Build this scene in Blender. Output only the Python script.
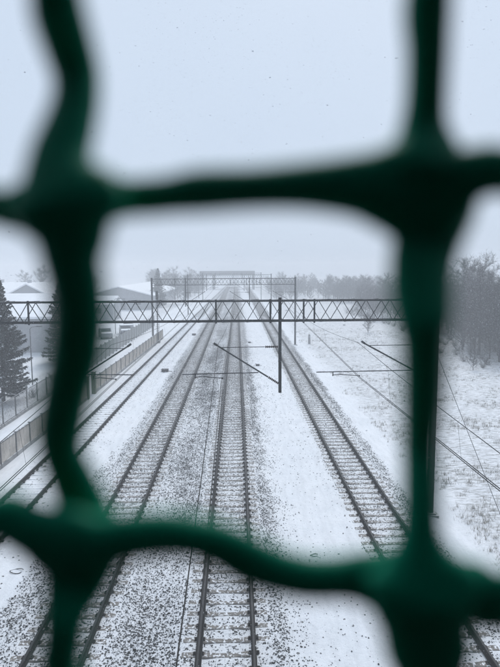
import bpy, bmesh, math, random
import numpy as np
from mathutils import Vector, Matrix, Euler

random.seed(7)
RNG = np.random.default_rng(11)
scene = bpy.context.scene
COL = scene.collection
for o in list(bpy.data.objects):
    bpy.data.objects.remove(o)

# ------------------------------------------------------------------ camera
CAM_H = 10.35
FPX = 560.0                       # focal length in pixels of the 500x667 photograph
PITCH, YAW, ROLL = math.radians(6.57), math.radians(1.33), math.radians(-0.35)
cam_data = bpy.data.cameras.new('camera')
cam = bpy.data.objects.new('camera', cam_data)
COL.objects.link(cam)
CAM_R = Matrix.Rotation(-YAW, 4, 'Z') @ Matrix.Rotation(math.pi / 2 - PITCH, 4, 'X') @ Matrix.Rotation(ROLL, 4, 'Z')
CAM_P = Vector((0, 0, CAM_H))
cam.matrix_world = Matrix.Translation(CAM_P) @ CAM_R
cam_data.sensor_fit = 'VERTICAL'
cam_data.sensor_height = 36.0
cam_data.lens = FPX / 667 * 36
cam_data.clip_start = 0.01
cam_data.clip_end = 4000
cam_data.dof.use_dof = True
cam_data.dof.focus_distance = 40.0
cam_data.dof.aperture_fstop = cam_data.lens / 4.1     # a small lens: 4.1 mm opening
scene.camera = cam

# ------------------------------------------------------------------ sky, sun, exposure
SUN_EL, SUN_AZ = math.radians(48), math.radians(12)    # azimuth from +Y (along the line) towards +X
world = bpy.data.worlds.new('World')
scene.world = world
world.use_nodes = True
wn, wl = world.node_tree.nodes, world.node_tree.links
wn.clear()
w_out = wn.new('ShaderNodeOutputWorld')
w_bg = wn.new('ShaderNodeBackground')
w_sky = wn.new('ShaderNodeTexSky')
w_sky.sky_type = 'NISHITA'
w_sky.sun_disc = False
w_sky.sun_elevation = SUN_EL
w_sky.sun_rotation = SUN_AZ
w_sky.dust_density = 4.0
w_mix = wn.new('ShaderNodeMixRGB')
w_mix.inputs[0].default_value = 0.93                   # closed snow cloud over the clear sky
w_noise = wn.new('ShaderNodeTexNoise')
w_noise.inputs['Scale'].default_value = 2.2
w_noise.inputs['Detail'].default_value = 5
w_ramp = wn.new('ShaderNodeValToRGB')
w_ramp.color_ramp.elements[0].position = 0.3
w_ramp.color_ramp.elements[0].color = (5.75, 6.88, 8.45, 1)
w_ramp.color_ramp.elements[1].position = 0.7
w_ramp.color_ramp.elements[1].color = (6.1, 7.2, 8.7, 1)
wl.new(w_noise.outputs['Fac'], w_ramp.inputs[0])
wl.new(w_sky.outputs[0], w_mix.inputs[1])
wl.new(w_ramp.outputs[0], w_mix.inputs[2])
wl.new(w_mix.outputs[0], w_bg.inputs[0])
w_bg.inputs[1].default_value = 0.1
wl.new(w_bg.outputs[0], w_out.inputs[0])

sun_data = bpy.data.lights.new('sun', 'SUN')
sun_data.energy = 1.5
sun_data.angle = math.radians(30)
sun_data.color = (1.0, 0.985, 0.955)
sun = bpy.data.objects.new('sun', sun_data)
COL.objects.link(sun)
sdir = Vector((math.sin(SUN_AZ) * math.cos(SUN_EL), math.cos(SUN_AZ) * math.cos(SUN_EL), math.sin(SUN_EL)))
sun.rotation_euler = sdir.to_track_quat('Z', 'Y').to_euler()
sun.location = (0, 0, 60)

scene.view_settings.view_transform = 'Standard'
scene.view_settings.look = 'None'
scene.view_settings.exposure = 0.07
scene.view_settings.gamma = 1.0
scene.view_settings.use_curve_mapping = False
scene.render.engine = 'CYCLES'
scene.cycles.use_denoising = True
scene.cycles.max_bounces = 6
scene.cycles.volume_bounces = 1
scene.cycles.diffuse_bounces = 3
scene.cycles.caustics_reflective = False
scene.cycles.caustics_refractive = False

# ------------------------------------------------------------------ helpers
def ray(px, py):
    v = Vector(((px - 250) / FPX, -(py - 333.5) / FPX, -1.0))
    return (CAM_R.to_3x3() @ v)

def on_plane_y(px, py, Y):
    d = ray(px, py)
    return CAM_P + d * (Y / d.y)

def tag(o, label, cat, group=None, kind=None):
    o['label'] = label
    o['category'] = cat
    if group: o['group'] = group
    if kind: o['kind'] = kind
    return o

def empty(name, loc=(0, 0, 0), rz=0.0):
    e = bpy.data.objects.new(name, None)
    COL.objects.link(e)
    e.location = loc
    e.rotation_euler = (0, 0, rz)
    e.empty_display_size = 0.2
    return e

def put(name, mesh, parent=None, loc=(0, 0, 0), rot=(0, 0, 0), scale=None):
    o = bpy.data.objects.new(name, mesh)
    COL.objects.link(o)
    o.parent = parent
    o.location = loc
    o.rotation_euler = rot
    if scale: o.scale = scale
    return o

def copy_tree(o, parent=None):
    c = o.copy()
    COL.objects.link(c)
    c.parent = parent
    for ch in o.children:
        copy_tree(ch, c)
    return c

class MB:
    """collects shapes into one mesh"""
    def __init__(s):
        s.v, s.f, s.m = [], [], []
    def add(s, vs, fs, m=0):
        n = len(s.v)
        s.v += [tuple(v) for v in vs]
        s.f += [tuple(i + n for i in f) for f in fs]
        s.m += [m] * len(fs)
    def box(s, x0, x1, y0, y1, z0, z1, m=0):
        s.add([(x0, y0, z0), (x1, y0, z0), (x1, y1, z0), (x0, y1, z0), (x0, y0, z1), (x1, y0, z1), (x1, y1, z1), (x0, y1, z1)],
              [(0, 3, 2, 1), (4, 5, 6, 7), (0, 1, 5, 4), (1, 2, 6, 5), (2, 3, 7, 6), (3, 0, 4, 7)], m)
    def tube(s, pts, rads, n=8, m=0, cap=True):
        pts = [Vector(p) for p in pts]
        if not hasattr(rads, '__len__'): rads = [rads] * len(pts)
        base = len(s.v)
        up = None
        for i, p in enumerate(pts):
            t = (pts[min(i + 1, len(pts) - 1)] - pts[max(i - 1, 0)]).normalized()
            if up is None:
                up = t.orthogonal().normalized()
            else:
                up = (up - t * up.dot(t)).normalized()
            b = t.cross(up)
            for k in range(n):
                a = 2 * math.pi * k / n
                s.v.append(tuple(p + (up * math.cos(a) + b * math.sin(a)) * rads[i]))
        for i in range(len(pts) - 1):
            for k in range(n):
                k2 = (k + 1) % n
                s.f.append((base + i * n + k, base + i * n + k2, base + (i + 1) * n + k2, base + (i + 1) * n + k)); s.m.append(m)
        if cap and n > 2:
            s.f.append(tuple(base + k for k in reversed(range(n)))); s.m.append(m)
            e = base + (len(pts) - 1) * n
            s.f.append(tuple(e + k for k in range(n))); s.m.append(m)
    def bar(s, a, b, w, h, m=0, side=(0, 1, 0)):
        a, b = Vector(a), Vector(b)
        t = (b - a).normalized()
        sd = Vector(side)
        sd = (sd - t * sd.dot(t))
        if sd.length < 1e-4: sd = t.orthogonal()
        sd.normalize()
        up = t.cross(sd)
        vs = []
        for p in (a, b):
            for (i, j) in ((-1, -1), (1, -1), (1, 1), (-1, 1)):
                vs.append(p + sd * (i * w / 2) + up * (j * h / 2))
        s.add(vs, [(3, 2, 1, 0), (4, 5, 6, 7), (0, 1, 5, 4), (1, 2, 6, 5), (2, 3, 7, 6), (3, 0, 4, 7)], m)
    def prism(s, prof, y0, y1, m=0, axis='Y', mats=None):
        """profile of (x,z) pushed along Y (or of (y,z) along X)"""
        n = len(prof)
        if axis == 'Y':
            vs = [(x, y0, z) for x, z in prof] + [(x, y1, z) for x, z in prof]
        else:
            vs = [(y0, x, z) for x, z in prof] + [(y1, x, z) for x, z in prof]
        fs, ms = [], []
        for k in range(n):
            fs.append((k, (k + 1) % n, n + (k + 1) % n, n + k)); ms.append(mats[k] if mats else m)
        fs += [tuple(reversed(range(n))), tuple(range(n, 2 * n))]; ms += [m, m]
        b = len(s.v)
        s.v += vs
        s.f += [tuple(i + b for i in f) for f in fs]
        s.m += ms
    def mesh(s, name, mats, smooth=False):
        me = bpy.data.meshes.new(name)
        me.from_pydata(s.v, [], s.f)
        for m in (mats if isinstance(mats, (list, tuple)) else [mats]):
            me.materials.append(m)
        me.polygons.foreach_set('material_index', s.m)
        if smooth:
            me.polygons.foreach_set('use_smooth', [True] * len(s.f))
        bm = bmesh.new(); bm.from_mesh(me)
        bmesh.ops.recalc_face_normals(bm, faces=bm.faces)
        bm.to_mesh(me); bm.free()
        me.update()
        return me
    def build(s, name, mats, parent=None, loc=(0, 0, 0), smooth=False, rot=(0, 0, 0)):
        return put(name, s.mesh(name, mats, smooth), parent, loc, rot)

def tri_mesh(name, verts, tris, mats, mat_idx=None):
    me = bpy.data.meshes.new(name)
    nv, nt = len(verts), len(tris)
    me.vertices.add(nv)
    me.vertices.foreach_set('co', np.asarray(verts, np.float32).ravel())
    me.loops.add(nt * 3)
    me.loops.foreach_set('vertex_index', np.asarray(tris, np.int32).ravel())
    me.polygons.add(nt)
    me.polygons.foreach_set('loop_start', np.arange(nt, dtype=np.int32) * 3)
    for m in (mats if isinstance(mats, (list, tuple)) else [mats]):
        me.materials.append(m)
    if mat_idx is not None:
        me.polygons.foreach_set('material_index', np.asarray(mat_idx, np.int32))
    me.update(calc_edges=True)
    me.validate()
    return me

_lat = RNG.random((256, 256))
def vnoise(x, y):
    """smooth value noise, 0..1, unit cell 1"""
    x = np.asarray(x, float); y = np.asarray(y, float)
    xi = np.floor(x).astype(int); yi = np.floor(y).astype(int)
    fx = x - xi; fy = y - yi
    fx = fx * fx * (3 - 2 * fx); fy = fy * fy * (3 - 2 * fy)
    a = _lat[xi % 256, yi % 256]; b = _lat[(xi + 1) % 256, yi % 256]
    c = _lat[xi % 256, (yi + 1) % 256]; d = _lat[(xi + 1) % 256, (yi + 1) % 256]
    return (a * (1 - fx) + b * fx) * (1 - fy) + (c * (1 - fx) + d * fx) * fy
def fbm(x, y, o=4):
    t, a, s = 0, 0.5, 0
    for k in range(o):
        t = t + a * vnoise(x * 2 ** k + 17.3 * k, y * 2 ** k + 5.1 * k); s += a; a *= 0.5
    return t / s
def smooth(x, a, b):
    t = np.clip((x - a) / (b - a), 0, 1)
    return t * t * (3 - 2 * t)
def window(x, a, b, s=0.25):
    return smooth(x, a - s, a + s) * (1 - smooth(x, b - s, b + s))

# ------------------------------------------------------------------ materials
def new_mat(name):
    m = bpy.data.materials.new(name)
    m.use_nodes = True
    nt = m.node_tree
    return m, nt, nt.nodes['Principled BSDF']

def n_add(nt, kind, **kw):
    n = nt.nodes.new(kind)
    for k, v in kw.items():
        if k in n.inputs: n.inputs[k].default_value = v
        else: setattr(n, k, v)
    return n

SNOW = (0.87, 0.88, 0.90)

def plain(name, col, rough=0.7, metal=0.0, var=0.25, scale=6.0, bump=0.0, col2=None):
    """a colour with uneven wear"""
    m, nt, b = new_mat(name)
    tc = n_add(nt, 'ShaderNodeTexCoord')
    nz = n_add(nt, 'ShaderNodeTexNoise', Scale=scale, Detail=5.0, Roughness=0.65)
    nt.links.new(tc.outputs['Object'], nz.inputs['Vector'])
    rp = n_add(nt, 'ShaderNodeValToRGB')
    c2 = col2 if col2 else tuple(c * (1 - var) for c in col)
    c1 = col if col2 else tuple(min(1, c * (1 + var)) for c in col)
    rp.color_ramp.elements[0].position = 0.32; rp.color_ramp.elements[0].color = (*c2, 1)
    rp.color_ramp.elements[1].position = 0.68; rp.color_ramp.elements[1].color = (*c1, 1)
    nt.links.new(nz.outputs['Fac'], rp.inputs[0])
    nt.links.new(rp.outputs[0], b.inputs['Base Color'])
    b.inputs['Roughness'].default_value = rough
    b.inputs['Metallic'].default_value = metal
    if bump:
        bp = n_add(nt, 'ShaderNodeBump', Strength=bump, Distance=0.02)
        nt.links.new(nz.outputs['Fac'], bp.inputs['Height'])
        nt.links.new(bp.outputs[0], b.inputs['Normal'])
    return m

def snowy(name, col, amount=0.5, rough=0.75, up=0.35, scale=14.0, var=0.25, all_sides=0.0):
    """a colour with snow lying on what faces up, patchy"""
    m, nt, b = new_mat(name)
    tc = n_add(nt, 'ShaderNodeTexCoord')
    oi = n_add(nt, 'ShaderNodeObjectInfo')
    ad = n_add(nt, 'ShaderNodeVectorMath', operation='ADD')
    sc = n_add(nt, 'ShaderNodeVectorMath', operation='SCALE')
    cb = n_add(nt, 'ShaderNodeCombineXYZ')
    nt.links.new(oi.outputs['Random'], cb.inputs[0]); nt.links.new(oi.outputs['Random'], cb.inputs[1])
    nt.links.new(cb.outputs[0], sc.inputs[0]); sc.inputs['Scale'].default_value = 37.0
    nt.links.new(tc.outputs['Object'], ad.inputs[0]); nt.links.new(sc.outputs[0], ad.inputs[1])
    nz = n_add(nt, 'ShaderNodeTexNoise', Scale=scale, Detail=4.0, Roughness=0.6)
    nt.links.new(ad.outputs[0], nz.inputs['Vector'])
    n2 = n_add(nt, 'ShaderNodeTexNoise', Scale=scale * 0.4, Detail=3.0)
    nt.links.new(ad.outputs[0], n2.inputs['Vector'])
    ge = n_add(nt, 'ShaderNodeNewGeometry')
    sp = n_add(nt, 'ShaderNodeSeparateXYZ')
    nt.links.new(ge.outputs['Normal'], sp.inputs[0])
    upm = n_add(nt, 'ShaderNodeMapRange', clamp=True)
    upm.inputs[1].default_value = up; upm.inputs[2].default_value = up + 0.3
    upm.inputs[3].default_value = all_sides; upm.inputs[4].default_value = 1.0
    nt.links.new(sp.outputs[2], upm.inputs[0])
    th = n_add(nt, 'ShaderNodeMapRange', clamp=True)
    c = 0.72 - 0.44 * amount
    th.inputs[1].default_value = c - 0.04; th.inputs[2].default_value = c + 0.04
    nt.links.new(nz.outputs['Fac'], th.inputs[0])
    mu = n_add(nt, 'ShaderNodeMath', operation='MULTIPLY')
    nt.links.new(upm.outputs[0], mu.inputs[0]); nt.links.new(th.outputs[0], mu.inputs[1])
    rp = n_add(nt, 'ShaderNodeValToRGB')
    rp.color_ramp.elements[0].position = 0.35; rp.color_ramp.elements[0].color = (*[x * (1 - var) for x in col], 1)
    rp.color_ramp.elements[1].position = 0.65; rp.color_ramp.elements[1].color = (*[min(1, x * (1 + var)) for x in col], 1)
    nt.links.new(n2.outputs['Fac'], rp.inputs[0])
    mx = n_add(nt, 'ShaderNodeMixRGB')
    nt.links.new(mu.outputs[0], mx.inputs[0]); nt.links.new(rp.outputs[0], mx.inputs[1])
    mx.inputs[2].default_value = (*SNOW, 1)
    nt.links.new(mx.outputs[0], b.inputs['Base Color'])
    b.inputs['Roughness'].default_value = rough
    return m

def ground_material():
    m, nt, b = new_mat('snowy_ground')
    tc = n_add(nt, 'ShaderNodeTexCoord')
    st = n_add(nt, 'ShaderNodeAttribute', attribute_name='stone')
    gr = n_add(nt, 'ShaderNodeAttribute', attribute_name='grass')
    vo = n_add(nt, 'ShaderNodeTexVoronoi', Scale=15.0)
    nt.links.new(tc.outputs['Object'], vo.inputs['Vector'])
    sx = n_add(nt, 'ShaderNodeSeparateColor')
    nt.links.new(vo.outputs['Color'], sx.inputs[0])
    nz = n_add(nt, 'ShaderNodeTexNoise', Scale=1.6, Detail=6.0, Roughness=0.7)
    nt.links.new(tc.outputs['Object'], nz.inputs['Vector'])
    # density = stone * (0.35 + 1.3 * noise)
    a1 = n_add(nt, 'ShaderNodeMath', operation='MULTIPLY_ADD')
    nt.links.new(nz.outputs['Fac'], a1.inputs[0]); a1.inputs[1].default_value = 3.0; a1.inputs[2].default_value = -0.75
    a2 = n_add(nt, 'ShaderNodeMath', operation='MULTIPLY')
    nt.links.new(a1.outputs[0], a2.inputs[0]); nt.links.new(st.outputs['Fac'], a2.inputs[1])
    lt = n_add(nt, 'ShaderNodeMath', operation='LESS_THAN')
    nt.links.new(sx.outputs[0], lt.inputs[0]); nt.links.new(a2.outputs[0], lt.inputs[1])
    # only the middle of each cell is a stone, the rim is snow
    rim = n_add(nt, 'ShaderNodeMath', operation='LESS_THAN')
    nt.links.new(vo.outputs['Distance'], rim.inputs[0]); rim.inputs[1].default_value = 0.66
    mk = n_add(nt, 'ShaderNodeMath', operation='MULTIPLY')
    nt.links.new(lt.outputs[0], mk.inputs[0]); nt.links.new(rim.outputs[0], mk.inputs[1])
    stone = n_add(nt, 'ShaderNodeMixRGB')
    nt.links.new(sx.outputs[1], stone.inputs[0])
    stone.inputs[1].default_value = (0.045, 0.047, 0.05, 1); stone.inputs[2].default_value = (0.16, 0.155, 0.15, 1)
    # snow with slight tint differences
    n3 = n_add(nt, 'ShaderNodeTexNoise', Scale=0.5, Detail=5.0)
    nt.links.new(tc.outputs['Object'], n3.inputs['Vector'])
    sn = n_add(nt, 'ShaderNodeValToRGB')
    sn.color_ramp.elements[0].position = 0.3; sn.color_ramp.elements[0].color = (0.84, 0.855, 0.88, 1)
    sn.color_ramp.elements[1].position = 0.7; sn.color_ramp.elements[1].color = (0.90, 0.905, 0.92, 1)
    nt.links.new(n3.outputs['Fac'], sn.inputs[0])
    mp2 = n_add(nt, 'ShaderNodeMapping')
    mp2.inputs['Scale'].default_value = (2.6, 0.5, 1)
    nt.links.new(tc.outputs['Object'], mp2.inputs[0])
    n6 = n_add(nt, 'ShaderNodeTexNoise', Scale=1.3, Detail=7.0, Roughness=0.72)
    nt.links.new(mp2.outputs[0], n6.inputs['Vector'])
    n7 = n_add(nt, 'ShaderNodeTexNoise', Scale=21.0, Detail=3.0, Roughness=0.6)
    nt.links.new(tc.outputs['Object'], n7.inputs['Vector'])
    t1 = n_add(nt, 'ShaderNodeMapRange', clamp=True); t1.inputs[1].default_value = 0.44; t1.inputs[2].default_value = 0.74
    nt.links.new(n6.outputs['Fac'], t1.inputs[0])
    t2 = n_add(nt, 'ShaderNodeMapRange', clamp=True); t2.inputs[1].default_value = 0.42; t2.inputs[2].default_value = 0.66
    nt.links.new(n7.outputs['Fac'], t2.inputs[0])
    t3 = n_add(nt, 'ShaderNodeMath', operation='MULTIPLY')          # fine grit where there is gravel
    nt.links.new(t2.outputs[0], t3.inputs[0]); nt.links.new(st.outputs['Fac'], t3.inputs[1])
    t4 = n_add(nt, 'ShaderNodeMath', operation='MULTIPLY_ADD')      # plus faint streaks everywhere
    nt.links.new(t1.outputs[0], t4.inputs[0]); t4.inputs[1].default_value = 0.22
    t5 = n_add(nt, 'ShaderNodeMath', operation='MULTIPLY'); nt.links.new(t3.outputs[0], t5.inputs[0]); t5.inputs[1].default_value = 1.9
    nt.links.new(t5.outputs[0], t4.inputs[2])
    thin = n_add(nt, 'ShaderNodeMixRGB')
    nt.links.new(t4.outputs[0], thin.inputs[0]); nt.links.new(sn.outputs[0], thin.inputs[1]); thin.inputs[2].default_value = (0.22, 0.225, 0.235, 1)
    sn = thin
    mx = n_add(nt, 'ShaderNodeMixRGB')
    nt.links.new(mk.outputs[0], mx.inputs[0]); nt.links.new(sn.outputs[0], mx.inputs[1]); nt.links.new(stone.outputs[0], mx.inputs[2])
    # dry grass showing through, streaky across the slope
    mp = n_add(nt, 'ShaderNodeMapping')
    mp.inputs['Scale'].default_value = (0.9, 2.6, 1); mp.inputs['Rotation'].default_value = (0, 0, 0.25)
    nt.links.new(tc.outputs['Object'], mp.inputs[0])
    n4 = n_add(nt, 'ShaderNodeTexNoise', Scale=2.2, Detail=8.0, Roughness=0.75)
    nt.links.new(mp.outputs[0], n4.inputs['Vector'])
    g1 = n_add(nt, 'ShaderNodeMapRange', clamp=True)
    g1.inputs[1].default_value = 0.45; g1.inputs[2].default_value = 0.66
    nt.links.new(n4.outputs['Fac'], g1.inputs[0])
    g2 = n_add(nt, 'ShaderNodeMath', operation='MULTIPLY')
    nt.links.new(g1.outputs[0], g2.inputs[0]); nt.links.new(gr.outputs['Fac'], g2.inputs[1])
    mg = n_add(nt, 'ShaderNodeMixRGB')
    nt.links.new(g2.outputs[0], mg.inputs[0]); nt.links.new(mx.outputs[0], mg.inputs[1]); mg.inputs[2].default_value = (0.20, 0.19, 0.17, 1)
    nt.links.new(mg.outputs[0], b.inputs['Base Color'])
    b.inputs['Roughness'].default_value = 0.85
    bp = n_add(nt, 'ShaderNodeBump', Strength=0.75, Distance=0.09)
    n5 = n_add(nt, 'ShaderNodeTexNoise', Scale=3.6, Detail=6.0, Roughness=0.7)
    nt.links.new(tc.outputs['Object'], n5.inputs['Vector'])
    nt.links.new(n5.outputs['Fac'], bp.inputs['Height'])
    nt.links.new(bp.outputs[0], b.inputs['Normal'])
    return m

M = {}
M['ground'] = ground_material()
M['rail'] = plain('rail_rust', (0.016, 0.014, 0.013), 0.65, 0.2, 0.35, 3.0)
M['rail_head'] = plain('rail_running_surface', (0.030, 0.030, 0.032), 0.5, 0.4, 0.4, 1.2)
M['rail_foot'] = snowy('rail_foot_snow', (0.014, 0.013, 0.012), 0.12, scale=3.0)
M['sleeper'] = snowy('concrete_sleeper', (0.18, 0.163, 0.146), 0.36, scale=12.0, up=0.55)
M['sleeper_snow'] = snowy('buried_sleeper', (0.20, 0.18, 0.155), 0.72, scale=4.0, up=0.45, all_sides=0.4)
M['clip'] = plain('fastening_iron', (0.03, 0.026, 0.024), 0.7, 0.3)
M['stone'] = snowy('ballast_stone', (0.040, 0.041, 0.042), 0.28, scale=14.0, up=0.6, var=0.75)
M['steel'] = snowy('painted_steel', (0.036, 0.039, 0.041), 0.50, scale=2.0, up=0.75, var=0.55)
M['wire'] = plain('copper_wire_dark', (0.014, 0.015, 0.016), 0.6, 0.2, 0.15)
M['insul'] = plain('insulator_brown', (0.030, 0.018, 0.015), 0.25, 0.0, 0.2)
M['concrete'] = snowy('weathered_concrete', (0.27, 0.265, 0.26), 0.55, scale=3.0, up=0.6)
M['dark_concrete'] = plain('old_dark_concrete', (0.10, 0.10, 0.10), 0.9, 0, 0.2, 0.6)
M['panel'] = plain('fence_panel_board', (0.47, 0.425, 0.375), 0.85, 0, 0.25, 1.7, 0.2)
M['panel2'] = plain('grey_fence_panel', (0.30, 0.31, 0.31), 0.85, 0, 0.22, 1.3, 0.2)
M['post'] = snowy('fence_post', (0.10, 0.10, 0.10), 0.5, up=0.7)
M['greenpost'] = snowy('gate_post_paint', (0.13, 0.14, 0.10), 0.5, up=0.7)
M['bark'] = snowy('snow_dusted_bark', (0.040, 0.036, 0.034), 0.36, scale=7.0, up=0.15)
M['twig'] = snowy('snow_dusted_twig', (0.022, 0.021, 0.020), 0.24, scale=5.5, up=-0.2, all_sides=0.75)
M['needle'] = snowy('snow_dusted_needles', (0.009, 0.020, 0.014), 0.29, scale=3.5, up=-0.1, var=0.4, all_sides=0.35)
M['snow'] = plain('lying_snow', SNOW, 0.85, 0, 0.04, 0.8, 0.15)
M['roof'] = plain('snowed_roof', (0.90, 0.905, 0.92), 0.85, 0, 0.04, 0.4, 0.15)
M['wall_grey'] = plain('grey_rendered_wall', (0.33, 0.335, 0.345), 0.9, 0, 0.12, 0.8)
M['wall_pale'] = plain('pale_rendered_wall', (0.40, 0.41, 0.43), 0.9, 0, 0.12, 0.8)
M['glass'] = plain('dark_window_glass', (0.03, 0.035, 0.04), 0.12, 0, 0.1)
M['door'] = plain('steel_door', (0.14, 0.15, 0.16), 0.6, 0, 0.15)
M['carpaint'] = plain('silver_car_paint', (0.30, 0.31, 0.33), 0.3, 0.4, 0.08)
M['cardark'] = plain('dark_car_paint', (0.07, 0.08, 0.10), 0.3, 0.2, 0.08)
M['tyre'] = plain('tyre_rubber', (0.02, 0.02, 0.02), 0.8)
M['flake'] = plain('snowflake', (0.86, 0.88, 0.92), 0.9, 0, 0.02)
M['grass'] = plain('dry_grass', (0.21, 0.185, 0.145), 0.9, 0, 0.3, 2.0)
M['pvc'] = plain('green_wire_coating', (0.001, 0.27, 0.155), 0.55, 0, 0.12, 60.0)
M['pvc'].node_tree.nodes['Principled BSDF'].inputs['Specular IOR Level'].default_value = 0.15
M['dark_sheet'] = plain('dark_shading_sheet', (0.05, 0.055, 0.055), 0.8, 0, 0.15)  # kept dark so deck and added roof and wall bounce little light
M['box'] = snowy('trackside_box_paint', (0.05, 0.05, 0.05), 0.35, up=0.8)
for k_ in ('rail', 'rail_head', 'rail_foot', 'clip', 'steel', 'stone', 'wire'):
    b_ = M[k_].node_tree.nodes['Principled BSDF']
    b_.inputs['Specular IOR Level'].default_value = 0.2
    b_.inputs['Metallic'].default_value = 0.25 if k_ == 'rail_head' else 0.0
M['lens'] = plain('signal_lens', (0.02, 0.02, 0.02), 0.15)

# ------------------------------------------------------------------ ground
T1 = lambda y: -10.2 + 0.0125 * np.minimum(y, 230)
T2X, T3X, T4X = -4.95, -0.37, 5.88
def tracks_at(y): return [T1(y), T2X + 0 * y, T3X + 0 * y, T4X + 0 * y]

def stone_density(x, y):
    d = 0.0 * x
    n = fbm(x * 0.55, y * 0.22)
    xx = x + (fbm(x * 0.8 + 9, y * 0.5 + 3) - 0.5) * 0.7
    d = np.maximum(d, 0.31 * window(xx, -6.7, 1.25, 0.5))
    d = np.maximum(d, 0.50 * window(xx, -3.5, -1.75, 0.3) * (0.5 + n))
    d = np.maximum(d, 0.46 * window(xx, 0.7, 1.45, 0.35)); d = np.maximum(d, 0.08 * window(xx, 1.0, 2.1, 0.5))
    d = np.maximum(d, 0.36 * window(xx, -7.3, -6.0, 0.3) * (1 - smooth(y, 24, 34)))
    d = np.maximum(d, 0.17 * window(xx, 4.7, 7.2, 0.25))
    d = np.maximum(d, 0.42 * window(xx, 7.0, 7.7, 0.35))
    d = np.maximum(d, 0.012 * window(xx, 1.2, 4.8, 0.3))
    d = np.maximum(d, 0.06 * window(x - (T1(y) + 10.2), -11.6, -8.2, 0.3))
    d = np.maximum(d, 0.08 * window(x, -20, -17, 0.5))
    return d * (0.45 + 1.1 * n)

def ground_h(x, y):
    h = 0.0 * x - 0.10
    for tx in tracks_at(y):
        h = np.maximum(h, -0.10 + 0.092 * window(x, tx - 1.6, tx + 1.6, 0.35))
    for tx in tracks_at(y):
        h = h - 0.043 * window(x, tx - 0.72, tx + 0.72, 0.14)
    h = h + 0.035 * (fbm(x * 0.9, y * 0.6) - 0.5)
    h = h - 0.28 * smooth(x, 7.5, 9.2) + 0.22 * (fbm(x * 0.13, y * 0.1) - 0.5) * smooth(x, 9, 14)
    h = h + 0.05 * (fbm(x * 1.7 + 4, y * 1.1) - 0.5) * smooth(x, 8.5, 10)
    # wheel ruts along the snowy strip between the two left tracks
    h = h - 0.035 * window(x, -7.7, -7.4, 0.1) - 0.03 * window(x, -6.95, -6.7, 0.1)
    h = h + 0.12 * window(x, -15.3, -13.2, 0.3)
    h = h - 0.10 * smooth(-x, 16, 18) + 0.35 * (fbm(x * 0.08, y * 0.08) - 0.5) * smooth(-x, 17, 22)
    h = h + 0.6 * smooth(x, 26, 40) * fbm(x * 0.05, y * 0.05)
    return h

def axis_lines(lo, hi, fine_lo, fine_hi, step, grow=1.18):
    a = list(np.arange(fine_lo, fine_hi + 1e-6, step))
    s = step; x = fine_hi
    while x < hi:
        s *= grow; x += s; a.append(min(x, hi))
    s = step; x = fine_lo
    while x > lo:
        s *= grow; x -= s; a.insert(0, max(x, lo))
    return np.array(a)
GX = axis_lines(-520, 520, -17, 14, 0.16, 1.12)
GY = axis_lines(-60, 720, 6, 50, 0.25, 1.035)
gx, gy = np.meshgrid(GX, GY)
gz = ground_h(gx, gy)
nx, ny = len(GX), len(GY)
gv = np.stack([gx.ravel(), gy.ravel(), gz.ravel()], 1)
ii = np.arange(ny - 1)[:, None] * nx + np.arange(nx - 1)[None, :]
q = np.stack([ii, ii + 1, ii + nx + 1, ii + nx], -1).reshape(-1, 4)
gme = bpy.data.meshes.new('ground')
gme.vertices.add(len(gv)); gme.vertices.foreach_set('co', gv.astype(np.float32).ravel())
gme.loops.add(q.size); gme.loops.foreach_set('vertex_index', q.astype(np.int32).ravel())
gme.polygons.add(len(q)); gme.polygons.foreach_set('loop_start', np.arange(len(q), dtype=np.int32) * 4)
gme.materials.append(M['ground'])
gme.update(calc_edges=True)
gme.polygons.foreach_set('use_smooth', [True] * len(q))
at = gme.attributes.new('stone', 'FLOAT', 'POINT')
near = 0.5 + 1.3 * smooth(gy, 36, 66)
at.data.foreach_set('value', (stone_density(gx, gy) * near).astype(np.float32).ravel())
at = gme.attributes.new('grass', 'FLOAT', 'POINT')
gd = smooth(gx, 9.0, 11.5) * (0.35 + 0.9 * fbm(gx * 0.12, gy * 0.12)) + 0.5 * smooth(-gx, 16.5, 18.5) * fbm(gx * 0.2, gy * 0.15)
at.data.foreach_set('value', np.clip(gd * 1.4, 0, 0.92).astype(np.float32).ravel())
ground = put('ground', gme)
ground['kind'] = 'structure'

# ------------------------------------------------------------------ railway tracks
def rail_mesh(length):
    mb = MB()
    prof = [(-.075, 0), (.075, 0), (.075, .012), (.012, .035), (.010, .125), (.036, .138), (.036, .165), (.028, .172),
            (-.028, .172), (-.036, .165), (-.036, .138), (-.010, .125), (-.012, .035), (-.075, .012)]
    mats = [0, 0, 2, 0, 0, 0, 0, 1, 0, 0, 0, 0, 2, 0]
    mb.prism(prof, 0, length, 0, 'Y', mats)
    return mb.mesh('rail', [M['rail'], M['rail_head'], M['rail_foot']])

def sleeper_mesh(mat):
    mb = MB()
    st = [(-1.25, -.03), (-1.2, .0), (-.98, .0), (-.55, -.005), (-.3, -.026), (0, -.036), (.3, -.026), (.55, -.005), (.98, .0), (1.2, .0), (1.25, -.03)]
    n = 6
    for x, z in st:
        w = 0.125 if abs(x) > 0.5 else 0.10
        for (yy, zz) in ((-w - .02, -.18), (-w, z - .025), (-w + .025, z), (w - .025, z), (w, z - .025), (w + .02, -.18)):
            mb.v.append((x, yy, zz))
    for i in range(len(st) - 1):
        for k in range(n):
            k2 = (k + 1) % n
            mb.f.append((i * n + k, (i + 1) * n + k, (i + 1) * n + k2, i * n + k2)); mb.m.append(0)
    mb.f.append(tuple(range(n))); mb.f.append(tuple((len(st) - 1) * n + k for k in range(n))); mb.m += [0, 0]
    return mb.mesh('sleeper', mat)

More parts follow.
